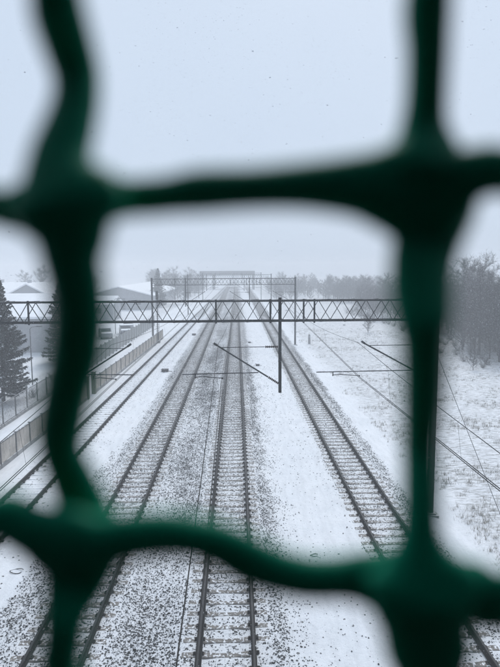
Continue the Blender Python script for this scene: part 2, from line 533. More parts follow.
SL = [sleeper_mesh(M['sleeper']), sleeper_mesh(M['sleeper_snow'])]
R_LEN = 420.0
RAIL = rail_mesh(R_LEN)
clip_mb_cache = {}
def track(label, x0, lean, snowmesh, y_from=-6.0):
    t = empty('railway_track', (x0 + lean * y_from, y_from, 0), -math.atan(lean))
    tag(t, label, 'railway track', 'parallel railway tracks')
    for s in (-1, 1):
        put('rail', RAIL, t, (s * 0.7525, 0, 0.004))
    n_ind = 215
    for k in range(n_ind):
        put('sleeper', SL[snowmesh], t, (random.uniform(-.02, .02), 0.3 + k * 0.6 + random.uniform(-.015, .015), 0), (0, 0, random.uniform(-.008, .008)))
    # far sleepers, too small to tell apart
    mb = MB()
    for k in range(n_ind, 560):
        y = 0.3 + k * 0.6
        mb.box(-1.25, 1.25, y - .12, y + .12, -.15, 0)
    o = mb.build('far_sleepers', SL[snowmesh].materials[0], t); o['kind'] = 'stuff'
    # spring fastenings on both sides of both rails
    mb = MB()
    for k in range(n_ind):
        y = 0.3 + k * 0.6
        for s in (-1, 1):
            for e in (-1, 1):
                xc = s * 0.7525 + e * 0.105
                mb.box(xc - .045, xc + .045, y - .055, y + .055, 0, .035)
                mb.box(xc - .018, xc + .018, y - .02, y + .02, .035, .07)
    o = mb.build('rail_fastenings', M['clip'], t); o['kind'] = 'stuff'
    return t

track('straight snow-buried track alongside the beige panel fence', -10.2, 0.0125, 1)
track('dark-railed track on speckled ballast between the dark box and the central track', T2X, 0, 0)
track('central track under the slanted bracket arm of the hanging post', T3X, 0, 0)
track('track with crisp sleepers beside the open snowy field', T4X, 0, 0)

# ballast stones that stick out of the snow (near part; the ground material takes over beyond)
def scatter_stones(n_try, x0, x1, y0, y1):
    # spread denser near, as they are only needed where they show
    x = RNG.uniform(x0, x1, n_try)
    u = RNG.random(n_try)
    y = y0 * (y1 / y0) ** u
    clump = fbm(x * 2.2, y * 2.2, 3)
    p = (1 - smooth(y, 45, 84)) * stone_density(x, y) * np.clip(0.8 + (clump - 0.5) * 1.5, 0.2, 1.4) * np.clip(y / 16, 0.45, 1.0) * 0.85
    keep = RNG.random(n_try) < p
    x, y = x[keep], y[keep]
    # not on the sleepers' tops, not under the rails
    ok = np.ones(len(x), bool)
    for tx in (T2X, T3X, T4X):
        on = np.abs(x - tx) < 1.27
        ph = np.abs(((y + 6.0 - 0.3) / 0.6 + 0.5) % 1 - 0.5) * 0.6
        ok &= ~(on & (ph < 0.15) & (RNG.random(len(x)) < 0.96))
        ok &= ~(np.abs(np.abs(x - tx) - 0.7525) < 0.09)
    return x[ok], y[ok]

sx_, sy_ = scatter_stones(1250000, -7.6, 7.9, 8.0, 84.0)
ns = len(sx_)
sz_ = ground_h(sx_, sy_)
r = (0.006 + 0.026 * RNG.random(ns) ** 2.6) * (1 + 0.5 * smooth(sy_, 20, 60))
PYR = np.array([(0, 1, 4), (1, 2, 4), (2, 3, 4), (3, 0, 4)])
base = np.array([(1, 0, 0), (0, 1, 0), (-1, 0, 0), (0, -1, 0), (0, 0, 0.75), (0, 0, -0.6)], float)
tri = np.array([(0, 1, 4), (1, 2, 4), (2, 3, 4), (3, 0, 4), (1, 0, 5), (2, 1, 5), (3, 2, 5), (0, 3, 5)])
jit = base[None, :5] * RNG.uniform(0.6, 1.35, (ns, 5, 1)) + RNG.uniform(-.25, .25, (ns, 5, 3))
jit[:, :4, 2] -= 0.45                                   # the foot of each stone is sunk in the snow
ang = RNG.uniform(0, 6.28, ns); ca, sa = np.cos(ang)[:, None], np.sin(ang)[:, None]
vx = (jit[..., 0] * ca - jit[..., 1] * sa) * r[:, None] + sx_[:, None]
vy = (jit[..., 0] * sa + jit[..., 1] * ca) * r[:, None] + sy_[:, None]
vz = jit[..., 2] * r[:, None] + sz_[:, None] + r[:, None] * 0.62
sv = np.stack([vx, vy, vz], -1).reshape(-1, 3)
stt = (PYR[None] + np.arange(ns)[:, None, None] * 5).reshape(-1, 3)
st = put('ballast_stones', tri_mesh('ballast_stones', sv, stt, M['stone']))
tag(st, 'dark ballast stones poking through the thin snow between the rails', 'ballast', kind='stuff')
print('stones', ns)

# ------------------------------------------------------------------ overhead line gantries
GANTRY_Y = [23.0, 77.0, 131.0, 185.0]
Z_TOP, Z_BOT = 9.08, 8.20

def lattice_bar_mesh(dx, dz, w=0.05, dy=0.0):
    mb = MB(); mb.bar((0, 0, 0), (dx, dy, dz), w, w * 0.55, 0)
    return mb.mesh('lattice_bar', M['steel'])

def insulator(mb, a, b, r=0.055):
    a, b = Vector(a), Vector(b)
    n = 7
    pts, rad = [], []
    for k in range(n):
        for (u, q) in ((0.0, .45), (0.25, 1.0), (0.6, 1.0), (0.75, .45)):
            pts.append(a.lerp(b, (k + u) / n)); rad.append(r * q)
    mb.tube(pts, rad, 10)

def cantilever(g, px, s, y, wire_x, reach=2.55, reg=4.0, push=False):
    """bracket on a post at px reaching to side s (-1 left, +1 right); wire_x = contact wire"""
    c = g
    tip = (px + s * reach, y, 7.27)
    low = (px + s * 0.06, y, 5.68)
    d0 = Vector(low).lerp(Vector(tip), 0.17)
    mb = MB(); mb.tube([d0, tip], 0.032, 10)
    mb.tube([tip, (tip[0] + s * 0.14, y, tip[2] + 0.10)], 0.045, 8)
    mb.build('bracket_tube', M['steel'], c, smooth=False)
    mb = MB(); insulator(mb, low, d0); mb.build('insulator', M['insul'], c, smooth=True)
    mb = MB(); mb.tube([(px + s * 0.62, y, 7.2), (tip[0] - s * 0.15, y, 7.19)], 0.016, 8)
    mb.build('tie_rod', M['steel'], c)
    mb = MB(); insulator(mb, (px + s * 0.08, y, 7.2), (px + s * 0.62, y, 7.2), 0.05); mb.build('insulator', M['insul'], c, smooth=True)
    # registration tube and steady arm
    a = Vector(low).lerp(Vector(tip), 0.33)
    end = (px + s * reg, y, 6.10)
    mb = MB(); mb.tube([(a.x, y, 6.14), end], 0.022, 8)
    mb.build('registration_tube', M['steel'], c)
    dx = wire_x + s * (-0.9 if push else 1.1)
    sa = -s if push else s
    mb = MB()
    mb.tube([(dx, y, 6.10), (dx, y, 5.93)], 0.022, 8)
    mb.tube([(dx, y, 5.97), (dx - sa * 0.25, y, 6.0), (wire_x, y, 5.93)], 0.018, 8)
    mb.tube([(wire_x, y, 5.96), (wire_x, y, 5.89)], 0.028, 8)
    mb.build('steady_arm', M['steel'], c)

def post_h(mb, x, y, z0, z1, w=0.22, d=0.24):
    t = 0.02
    mb.box(x - w / 2, x + w / 2, y - d / 2, y - d / 2 + t, z0, z1)
    mb.box(x - w / 2, x + w / 2, y + d / 2 - t, y + d / 2, z0, z1)
    mb.box(x - t / 2, x + t / 2, y - d / 2 + t, y + d / 2 - t, z0, z1)

WIRE_X = {0: (-4.95, -0.62, 5.05), 1: (-4.75, -0.17, 6.2), 2: (-5.15, -0.57, 5.7), 3: (-4.75, -0.17, 6.05)}
DIAG = lattice_bar_mesh(0.5, Z_TOP - Z_BOT - 0.06, 0.042)
DIAG2 = lattice_bar_mesh(-0.5, Z_TOP - Z_BOT - 0.06, 0.042)
CROSS = lattice_bar_mesh(0.5, 0, 0.022, 0.40)

def gantry(i, label, xl, xr, detail):
    y = GANTRY_Y[i]
    g = empty('overhead_line_gantry', (0, y, 0))
    tag(g, label, 'gantry', 'overhead line gantries across the tracks')
    yf, yb = -0.22, 0.22
    for (yy, z) in ((yf, Z_BOT), (yf, Z_TOP), (yb, Z_BOT), (yb, Z_TOP)):
        mb = MB()
        sgn = 1 if z == Z_BOT else -1
        mb.box(xl, xr, yy - .03, yy + .03, z - .005, z + .005)
        mb.box(xl, xr, yy - .03, yy - .022, min(z + sgn * .005, z + sgn * .06), max(z + sgn * .005, z + sgn * .06))
        mb.build('chord', M['steel'], g)
    n = int((xr - xl) / 0.5)
    if detail:
        for k in range(n):
            x = xl + k * 0.5
            zb = Z_BOT + 0.03
            put('lattice_bar', DIAG if k % 2 == 0 else DIAG2, g, (x if k % 2 == 0 else x + 0.5, yf - 0.045, zb))
            put('lattice_bar', DIAG2 if k % 2 == 0 else DIAG, g, (x + 0.5 if k % 2 == 0 else x, yb + 0.045, zb))
        for k in range(0, n, 2):
            put('lattice_bar', CROSS, g, (xl + k * 0.5, -0.20, Z_BOT - 0.014))
            put('lattice_bar', CROSS, g, (xl + k * 0.5, -0.20, Z_TOP + 0.014))
    else:
        mb = MB()
        for k in range(n):
            x = xl + k * 0.5
            a, b = ((x, yf - .045, Z_BOT), (x + .5, yf - .045, Z_TOP)) if k % 2 == 0 else ((x, yf - .045, Z_TOP), (x + .5, yf - .045, Z_BOT))
            mb.bar(a, b, .05, .03)
            mb.bar((a[0], yb + .045, b[2]), (b[0], yb + .045, a[2]), .05, .03)
        o = mb.build('lattice', M['steel'], g); o['kind'] = 'stuff'
    for x in (-0.85, 1.36, 2.72, 3.16, -8.4):
        mb = MB(); mb.box(x - .035, x + .035, yf - .09, yf - .060, Z_BOT - .05, Z_TOP + .05)
        mb.build('splice_plate', M['steel'], g)
    for x in (xl, xr):
        gz0 = float(ground_h(np.array(x), np.array(y)))
        mb = MB(); post_h(mb, x, 0.0, -0.5, Z_TOP + 0.15, 0.22, 0.26); mb.build('post', M['steel'], g)
        mb = MB()
        mb.box(x - .3, x + .3, -.3, .3, -.6, gz0 + .03); mb.box(x - .21, x + .21, -.21, .21, gz0 + .03, gz0 + .09)
        mb.build('foundation', M['concrete'], g)
    # hanging posts with brackets for the tracks in between, bracket on the right post
    wx = WIRE_X[i]
    for k, (hx, s) in enumerate(((-6.98, 1), (1.74, -1))):
        mb = MB(); post_h(mb, hx, yf - .23, 5.30, Z_TOP + 0.12, 0.12, 0.14); mb.build('hanging_post', M['steel'], g)
        cantilever(g, hx, s, yf - .23, wx[k], 2.55, 2.75 if k == 0 else 4.0, k == 0)
    cantilever(g, xr - 0.06, -1, -0.26, wx[2], 2.95, 4.95)
    return g

gantry(0, 'dark lattice gantry with zigzag bars and a hanging post between two tracks', -15.6, 8.27, True)
gantry(1, 'hazy lattice gantry second along the line, its right post by the short marker post', -11.6, 8.05, False)
gantry(2, 'faint lattice gantry third along the line, fading in the snowfall', -11.4, 8.05, False)
gantry(3, 'barely visible lattice gantry last before the far overpass', -11.2, 8.05, False)

# guy wire of the near right post
g = MB(); g.tube([(8.4, 22.9, 6.62), (10.05, 18.6, -0.3)], 0.010, 6)
gw = g.build('guy_wire', M['wire'])
g = MB(); g.box(9.85, 10.25, 18.4, 18.8, -0.6, -0.22); g.box(9.98, 10.12, 18.53, 18.67, -0.22, -0.1)
g.build('anchor_block', M['concrete'], gw)
tag(gw, 'thin steel guy wire slanting from the gantry post down to the field', 'guy wire')

# overhead wires: twin contact wires, messenger with sag, droppers
def overhead(k, label):
    t = empty('overhead_line', (0, 0, 0))
    tag(t, label, 'overhead wire', 'overhead wires above the tracks')
    ys = [-31.0] + GANTRY_Y + [239.0, 293.0]
    xs = [WIRE_X[1][k]] + [WIRE_X[i][k] for i in range(4)] + [WIRE_X[0][k], WIRE_X[1][k]]
    for off in (-.03, .03):
        mb = MB(); mb.tube([(x + off, y - 0.35, 5.87) for x, y in zip(xs, ys)], 0.0105, 6); mb.build('contact_wire', M['wire'], t)
    pts = []
    for a in range(len(ys) - 1):
        for u in np.linspace(0, 1, 13)[:-1]:
            pts.append((xs[a] + (xs[a + 1] - xs[a]) * u - (0.15 if k != 2 else 0.1), ys[a] + (ys[a + 1] - ys[a]) * u - 0.35, 7.33 - 0.95 * 4 * u * (1 - u)))
    mb = MB(); mb.tube(pts, 0.009, 6); mb.build('messenger_wire', M['wire'], t)
    for a in range(3):
        for u in np.linspace(0.08, 0.92, 9):
            x = xs[a] + (xs[a + 1] - xs[a]) * u; y = ys[a] + (ys[a + 1] - ys[a]) * u - 0.35
            if y < 2: continue
            mb = MB(); mb.tube([(x - .12, y, 7.33 - .95 * 4 * u * (1 - u)), (x, y, 5.87)], 0.003, 4); mb.build('dropper', M['wire'], t)
    return t
overhead(0, 'overhead wires above the ballasted track next to the snow-buried track')
overhead(1, 'overhead wires above the central track by the hanging post')
overhead(2, 'overhead wires above the track beside the open field')

# ------------------------------------------------------------------ left bank: fences
FX = lambda y: -13.25 + 0.0225 * y
def panel_fence():
    y0, y1, step = 21.0, 86.0, 2.0
    f = empty('panel_fence', (FX(y0), y0, 0), -math.atan(0.0225))
    tag(f, 'low beige panel fence with dark posts along the snow-buried track', 'fence')
    pm = MB()
    for j in range(5):                                     # five upright boards per panel, joints open
        a = 0.06 + j * 0.376
        pm.box(-.022 - .004 * (j % 2), .022 + .003 * (j % 2), a, a + .368, .16, 1.24)
    pmesh = pm.mesh('panel', M['panel'])
    bm_ = MB(); bm_.box(-.06, .06, .05, 1.95, -.2, .15); bmesh_ = bm_.mesh('plinth', M['concrete'])
    cm_ = MB(); cm_.box(-.045, .045, .05, 1.95, 1.245, 1.30); cmesh = cm_.mesh('cap_rail', M['post'])
    po = MB(); po.box(-.055, .055, -.05, .05, -.3, 1.36); pomesh = po.mesh('post', M['post'])
    n = int((y1 - y0) / step)
    for k in range(n + 1):
        put('post', pomesh, f, (0, k * step, 0))
        if k < n and not (12 == k):
            put('panel', pmesh, f, (0, k * step, 0), (0, random.uniform(-.012, .012), 0))
            put('plinth', bmesh_, f, (0, k * step, 0))
            put('cap_rail', cmesh, f, (0, k * step, 0))
    mb = MB()
    for yy in (12 * step + 0.0, 13 * step):
        mb2 = MB(); mb2.box(-.16, .16, yy - .16, yy + .16, -.3, 1.75); mb2.box(-.2, .2, yy - .2, yy + .2, 1.75, 1.83)
        mb2.build('gate_post', M['greenpost'], f)
    return f
panel_fence()

def wire_fence():
    y0, y1, step = 24.0, 50.1, 2.175
    f = empty('railing_fence', (-15.75, y0, 0.02))
    tag(f, 'see-through metal railing fence with dark posts below the large spruce', 'fence')
    po = MB(); po.box(-.035, .035, -.035, .035, -.3, 1.62); pomesh = po.mesh('post', M['post'])
    ra = MB(); ra.box(-.02, .02, .036, step - .036, -.02, .02); ramesh = ra.mesh('rail', M['post'])
    ba = MB()
    for j in range(1, 18):
        yy = j * step / 18
        ba.box(-.007, .007, yy - .007, yy + .007, .13, 1.5)
    bam = ba.mesh('infill_bars', M['post'])
    kb = MB(); kb.box(-.07, .07, .036, step - .036, -.3, .1); kbm = kb.mesh('kerb', M['concrete'])
    n = int(round((y1 - y0) / step))
    for k in range(n + 1):
        put('post', pomesh, f, (0, k * step, 0))
        if k < n:
            put('rail', ramesh, f, (0, k * step, .12)); put('rail', ramesh, f, (0, k * step, 1.5))
            o = put('infill_bars', bam, f, (0.025, k * step, 0)); o['kind'] = 'stuff'
            put('kerb', kbm, f, (0, k * step, 0))
wire_fence()

def grey_fence():
    y0, y1, step = 52.0, 104.0, 2.0
    f = empty('grey_panel_fence', (-15.7, y0, 0), -math.atan(0.006))
    tag(f, 'taller grey panel fence behind the snowy footpath', 'fence')
    pm = MB()
    for j in range(4):
        pm.box(-.03, .03, .06, 1.94, .06 + j * .42, .06 + j * .42 + .412)
    pmesh = pm.mesh('panel', M['panel2'])
    po = MB(); po.box(-.07, .07, -.055, .055, -.3, 1.86); pomesh = po.mesh('post', M['concrete'])
    n = int((y1 - y0) / step)
    for k in range(n + 1):
        put('post', pomesh, f, (0, k * step, 0))
        if k < n: put('panel', pmesh, f, (0, k * step, 0))
grey_fence()

# ------------------------------------------------------------------ buildings
def building(name, label, x0, x1, y0, y1, eave, ridge, ridge_axis, wall_mat, wins=(), doors=(), over=0.35, chimney=None):
    b = empty(name, ((x0 + x1) / 2, y0, 0))
    tag(b, label, 'building')
    cx = (x0 + x1) / 2
    X0, X1, L = x0 - cx, x1 - cx, y1 - y0
    mb = MB()
    t = 0.28
    if ridge_axis == 'Y':
        prof = [(X0, -.6), (X1, -.6), (X1, eave), (0, ridge), (X0, eave)]
        mb.prism(prof, 0, L, 0, 'Y'); mb.build('wall', wall_mat, b)
        sl = (ridge - eave) / X1
        for s in (-1, 1):
            rb = MB()
            ex = X1 + over; ez = ridge - sl * ex
            prof = [(0, ridge + .02), (s * ex, ez + .02), (s * ex, ez + .02 + t), (0, ridge + .02 + t)]
            rb.prism(prof, -over, L + over, 0, 'Y'); rb.build('roof', M['roof'], b)
    else:
        ym = L / 2
        prof = [(0, -.6), (L, -.6), (L, eave), (ym, ridge), (0, eave)]
        mb.prism(prof, X0, X1, 0, 'X'); mb.build('wall', wall_mat, b)
        sl = (ridge - eave) / ym
        for s in (-1, 1):
            rb = MB()
            ex = ym + over; ez = ridge - sl * ex
            prof = [(ym, ridge + .02), (ym + s * ex, ez + .02), (ym + s * ex, ez + .02 + t), (ym, ridge + .02 + t)]
            rb.prism(prof, X0 - over, X1 + over, 0, 'X'); rb.build('roof', M['roof'], b)
    for (wx, wz, ww, wh) in wins:
        wb = MB(); wb.box(wx - ww / 2, wx + ww / 2, -.03, .05, wz, wz + wh); w = wb.build('window', M['glass'], b)
        fb = MB()
        fb.box(wx - ww / 2 - .08, wx + ww / 2 + .08, -.09, -.035, wz - .1, wz - .005)
        fb.box(wx - .03, wx + .03, -.07, -.033, wz, wz + wh)
        fb.build('frame', M['wall_pale'], w)
    for (dx, dw, dh) in doors:
        db = MB(); db.box(dx - dw / 2, dx + dw / 2, -.06, .05, -.1, dh)
        d = db.build('door', M['door'], b)
        hb = MB(); hb.box(dx + dw * .32, dx + dw * .36, -.12, -.063, 1.0, 1.2); hb.build('handle', M['post'], d)
    if chimney:
        cb = MB(); x, y, z = chimney; cb.box(x - .35, x + .35, y - .35, y + .35, z - 1.5, z + .9); cb.box(x - .42, x + .42, y - .42, y + .42, z + .9, z + 1.05)
        cb.build('chimney', M['wall_pale'], b)
    return b

building('warehouse', 'grey walled warehouse with broad snowy roof behind the large spruce', -52, -23.2, 72, 92, 4.25, 6.75, 'X', M['wall_grey'],
         wins=[(x, 2.0, 1.6, 1.1) for x in (-8, -4, 0, 8.5)], doors=[(4.2, 3.2, 3.2)])
building('gabled_house', 'small gable-fronted grey house rising behind the warehouse roof', -48.5, -40.5, 120, 132, 5.2, 7.35, 'Y', M['wall_grey'],
         wins=[(-2, 3.0, 1.1, 1.3), (2, 3.0, 1.1, 1.3)], chimney=(-1.5, 6, 7.2))
building('long_hall', 'long far hall whose flat snowy roof tops the house gable', -92, -47, 140, 168, 4.6, 6.9, 'X', M['wall_pale'],
         wins=[(x, 2.0, 2.4, 1.2) for x in range(-18, 20, 6)], chimney=(6, 14, 6.9))
building('gabled_hall', 'wide hall with a large snowy gable roof near the round-topped signal', -39.9, -22.2, 148, 204, 3.5, 5.8, 'Y', M['wall_grey'],
         wins=[(-5, 1.2, 1.6, 1.2), (5, 1.2, 1.6, 1.2)], doors=[(0, 3.4, 2.9)])
building('low_annex', 'low pale annex with snowy roof in front of the wide hall', -40, -25.6, 116, 124, 3.3, 4.6, 'X', M['wall_pale'],
         wins=[(-4, 1.4, 1.6, 1.1), (0, 1.4, 1.6, 1.1), (4, 1.4, 1.6, 1.1)])

# far road overpass closing the view
ov = empty('road_overpass', (0, 296, 0))
tag(ov, 'long flat overpass fading into the snow haze at the end of the line', 'bridge')
mb = MB(); mb.box(-19, 9.5, -4, 4, 7.55, 8.4); mb.build('deck', M['dark_concrete'], ov)
for yy in (-4.0, 3.85):
    mb = MB(); mb.box(-19, 9.5, yy, yy + .15, 8.4, 9.4); mb.build('parapet', M['dark_concrete'], ov)
for x in (-18, -12.0, 8.8):
    mb = MB(); mb.box(x - .6, x + .6, -3, 3, -.5, 7.55); mb.build('pier', M['dark_concrete'], ov)

# ------------------------------------------------------------------ trees
def limb(mb, p, d, length, r0, r1, nseg=4, bend=0.15, n=5, rnd=random):
    pts, rad = [Vector(p)], [r0]
    d = Vector(d).normalized()
    for k in range(nseg):
        d = (d + Vector((rnd.uniform(-bend, bend), rnd.uniform(-bend, bend), rnd.uniform(-bend * .6, bend)))).normalized()
        pts.append(pts[-1] + d * (length / nseg)); rad.append(r0 + (r1 - r0) * (k + 1) / nseg)
    mb.tube(pts, rad, n, 0, False)
    return pts, d

def bare_tree_meshes(seed, H, dens=1.0):
    rnd = random.Random(seed)
    tb = MB(); cb = MB()
    tp, _ = limb(tb, (0, 0, -.4), (0, 0, 1), H * .86, .17 * H / 11, .03, 9, .07, 7, rnd)
    twv, twt = [], []
    def twigs(pts, d, n, ln):
        for _ in range(n):
            k = rnd.randrange(1, len(pts))
            p = pts[k].lerp(pts[k - 1], rnd.random())
            v = (d + Vector((rnd.gauss(0, .75), rnd.gauss(0, .75), rnd.gauss(.12, .55)))).normalized()
            l = ln * rnd.uniform(.5, 1.2)
            e = p + v * l + Vector((0, 0, -.05 * l))
            w = v.orthogonal().normalized() * rnd.uniform(.009, .016)
            w.rotate(Matrix.Rotation(rnd.uniform(0, 3.1), 3, v))
            b = len(twv)
            twv.extend([p - w, p + w, e]); twt.append((b, b + 1, b + 2))
            for _k in range(4):
                u = rnd.uniform(.2, .95)
                q0 = p.lerp(e, u)
                v2 = (v + Vector((rnd.gauss(0, .7), rnd.gauss(0, .7), rnd.gauss(.05, .5)))).normalized()
                w2 = v2.orthogonal().normalized() * rnd.uniform(.006, .011)
                w2.rotate(Matrix.Rotation(rnd.uniform(0, 3.1), 3, v2))
                b = len(twv)
                twv.extend([q0 - w2, q0 + w2, q0 + v2 * l * rnd.uniform(.3, .65)]); twt.append((b, b + 1, b + 2))
    nl = 26
    for i in range(nl):
        u = .13 + .85 * (i / nl) + rnd.uniform(-.02, .02)
        k = min(len(tp) - 2, int(u * (len(tp) - 1)))
        p = tp[k].lerp(tp[k + 1], u * (len(tp) - 1) - k)
        a = i * 2.4 + rnd.uniform(-.5, .5)
        L = H * (.34 * (1 - .62 * u)) * rnd.uniform(.75, 1.25)
        d = Vector((math.cos(a), math.sin(a), rnd.uniform(.35, .95)))
        pts, dd = limb(tb, p, d, L, .05 * (1.2 - u) + .012, .010, 4, .22, 4, rnd)
        twigs(pts, dd, int(16 * dens), .85)
        for j in range(5):
            kk = rnd.randrange(1, 5)
            d2 = (dd + Vector((rnd.gauss(0, .6), rnd.gauss(0, .6), rnd.uniform(-.1, .7)))).normalized()
            pts2, d3 = limb(cb, pts[kk], d2, L * rnd.uniform(.35, .6), .016, .006, 3, .25, 3, rnd)
            twigs(pts2, d3, int(22 * dens), .75)
    trunk = tb.mesh('trunk', M['bark'])
    nb = len(cb.v)
    vs = np.array([tuple(v) for v in cb.v] + [tuple(v) for v in twv], float)
    tris = []
    for f in cb.f:
        tris.append((f[0], f[1], f[2]))
        if len(f) == 4: tris.append((f[0], f[2], f[3]))
    tris += [(a + nb, b + nb, c + nb) for a, b, c in twt]
    return trunk, tri_mesh('crown', vs, np.array(tris), M['twig'])

BARE = [bare_tree_meshes(100 + i, h, d) for i, (h, d) in enumerate(((11.5, 1.0), (10.2, .45), (12.4, .7), (9.0, 1.1), (11.0, .35)))]
def bare_tree(x, y, label, group, k=None, s=1.0, name='bare_tree'):
    k = random.randrange(5) if k is None else k
    t = empty(name, (x, y, float(ground_h(np.array(x), np.array(y))) + .02), random.uniform(0, 6.28))
    t.scale = (s, s, s * random.uniform(.92, 1.08))
    tag(t, label, 'tree', group)
    put('trunk', BARE[k][0], t); put('crown', BARE[k][1], t)
    return t

def edge_x(y):   # where the wood begins
    return 29.5 + 2.2 * math.sin(y * 0.09) + 1.3 * math.sin(y * .31 + 1) + (0.03 * (y - 60))

cells = {}
def free(x, y, d):
    for (a, b) in cells.get('p', []):
        if (a - x) ** 2 + (b - y) ** 2 < d * d: return False
    cells.setdefault('p', []).append((x, y)); return True
cnt = 0
for _ in range(5000):
    y = 60 + 150 * random.random() ** 1.3
    ex = edge_x(y)
    x = ex + random.random() ** 1.4 * 10
    xr = y * 0.50 + 3                       # only a little past the right edge of what is seen
    if x > max(xr, ex + 3.5): continue
    if not free(x, y, 1.75 if y < 95 else 2.3): continue
    bare_tree(x, y, 'bare snow-dusted tree in the wood beyond the snowy field', 'bare trees of the wood', k=random.choice((0, 2, 3, 0, 3, 2, 1, 4)), s=random.uniform(.62, 1.06) if y < 100 else random.uniform(.36, .80))
    cnt += 1
    if cnt >= 185: break
print('wood trees', cnt)
cnt = 0
for _ in range(600):
    y = random.uniform(205, 285); x = random.uniform(13, 70)
    if not free(x, y, 3.2): continue
    bare_tree(x, y, 'faint bare tree in the far haze beyond the wood', 'far trees right of the line', s=random.uniform(.45, .85)); cnt += 1
    if cnt >= 48: break
cnt = 0
for _ in range(600):
    y = random.uniform(160, 275); x = random.uniform(-0.13 * y - 6, -0.07 * y - 3) if random.random() < .75 else random.uniform(-75, -48)
    if -46 < x < -20 and 112 < y < 210: continue
    if y < 175 and x < -44 and y < 172: continue
    if not free(x, y, 3.5): continue
    bare_tree(x, y, 'faint bare tree in the far haze behind the halls', 'far trees left of the line', s=random.uniform(.75, 1.1)); cnt += 1
    if cnt >= 25: break
cnt = 0
for _ in range(800):
    y = random.uniform(185, 262); x = random.choice((-1, 1)) * random.uniform(12.5, 34)
    if x < 0 and y < 208 and x < -19: continue
    if not free(x, y, 2.8): continue
    bare_tree(x, y, 'faint bare tree in the hazy band beside the far overpass', 'far trees by the overpass', s=random.uniform(.45, .85)); cnt += 1
    if cnt >= 42: break
for (x, y, s) in ((31.3, 68.0, .30), (27.2, 64.0, .26), (26.0, 116.0, .38), (24.8, 57.5, .22), (22.0, 93.0, .33)):
    bare_tree(x, y, 'small bare sapling alone on the snowy field before the wood', 'saplings on the field', s=s, name='sapling')

def spruce(x, y, H, R, label, seed):
    rnd = random.Random(seed)
    t = empty('spruce_tree', (x, y, float(ground_h(np.array(x), np.array(y)))))
    tag(t, label, 'tree')
    tb = MB(); limb(tb, (0, 0, -.3), (0, 0, 1), H * .98, .17, .015, 8, .02, 8, rnd)
    vs, ts = [], []
    def leafy(p, v, l, w):
        v = Vector(v).normalized()
        s = v.cross(Vector((0, 0, 1)))
        if s.length < .05: s = Vector((1, 0, 0))
        s.normalize(); s.rotate(Matrix.Rotation(rnd.uniform(-.9, .9), 3, v))
        b = len(vs)
        vs.extend([p - s * w * .35, p + v * l * .45 - s * w, p + v * l, p + v * l * .45 + s * w])
        ts.append((b, b + 1, b + 2)); ts.append((b, b + 2, b + 3))
    nb = 230
    for i in range(nb):
        u = (i + rnd.random()) / nb
        u = u ** .85
        z = H * (.07 + .91 * u)
        a = i * 2.399 + rnd.uniform(-.3, .3)
        L = R * (1 - u) ** .82 * rnd.uniform(.6, 1.2) * (1 + .16 * math.sin(a * 1.0 + seed) + .1 * math.sin(7 * u + seed)) + .12
        dz = .25 - .55 * (1 - u)
        pts = []
        for k in range(6):
            q = k / 5
            pts.append(Vector((math.cos(a) * L * q, math.sin(a) * L * q, z + dz * L * q * .6 - .10 * L * q * (1 - q) * 2 + .16 * L * q * q)))
        tb.tube(pts, [.028 * (1 - .8 * k / 5) for k in range(6)], 3, 0, False)
        nn = int(30 + 190 * L)
        for _ in range(nn):
            q = rnd.uniform(.12, 1)
            k = min(4, int(q * 5))
            p = pts[k].lerp(pts[k + 1], q * 5 - k)
            out = Vector((math.cos(a), math.sin(a), 0)); side = Vector((-math.sin(a), math.cos(a), 0))
            v = out * rnd.uniform(.2, 1) + side * rnd.gauss(0, .75) + Vector((0, 0, rnd.uniform(-.95, .25)))
            leafy(p, v, rnd.uniform(.14, .36) * (.6 + .5 * L / R), rnd.uniform(.03, .065))
    tb.build('trunk', M['bark'], t)
    put('crown', tri_mesh('crown', np.array([tuple(v) for v in vs]), np.array(ts), M['needle']), t)
    return t
spruce(-18.8, 44.5, 10.2, 2.75, 'large snow-dusted spruce standing above the metal railing fence', 5)
spruce(-20.3, 65.0, 9.3, 2.2, 'slimmer snow-dusted spruce beside the thin lamp pole', 9)
spruce(-22.3, 160.0, 11.2, 2.4, 'far hazy spruce behind the round-topped signal mast', 12)

# shrubs by the railing fence
def shrub(x, y, s, label, seed):
    rnd = random.Random(seed)
    t = empty('shrub', (x, y, float(ground_h(np.array(x), np.array(y)))))
    tag(t, label, 'shrub', 'bare shrubs')
    mb = MB(); vs, ts = [], []
    for i in range(16):
        a = rnd.uniform(0, 6.28)
        pts, d = limb(mb, (rnd.uniform(-.15, .15), rnd.uniform(-.15, .15), -.1), (math.cos(a) * .7, math.sin(a) * .7, 1), s * rnd.uniform(.6, 1.1), .014, .004, 4, .2, 3, rnd)
        for _ in range(26):
            k = rnd.randrange(1, 5); p = pts[k].lerp(pts[k - 1], rnd.random())
            v = (d + Vector((rnd.gauss(0, .8), rnd.gauss(0, .8), rnd.gauss(0, .5)))).normalized()
            w = v.orthogonal().normalized() * .006
            b = len(vs); vs.extend([p - w, p + w, p + v * s * rnd.uniform(.15, .4)]); ts.append((b, b + 1, b + 2))
    mb.build('stem', M['bark'], t)
    put('twigs', tri_mesh('twigs', np.array([tuple(v) for v in vs]), np.array(ts), M['twig']), t)
for i, (x, y, s) in enumerate(((-17.2, 35.5, 1.3), (-17.6, 38.5, 1.0), (-17.0, 46, 1.1), (-17.4, 53, 1.2), (-18.6, 60, 1.4), (-18.0, 66, 1.2))):
    shrub(x, y, s, 'low bare shrub with snow on its twigs behind the fences', 40 + i)
for i in range(48):
    y = 58 + i * 1.9 + random.uniform(-1, 1)
    shrub(edge_x(y) - random.uniform(.2, 3.6), y, random.uniform(.9, 2.3), 'bare shrub along the foot of the wood', 70 + i)

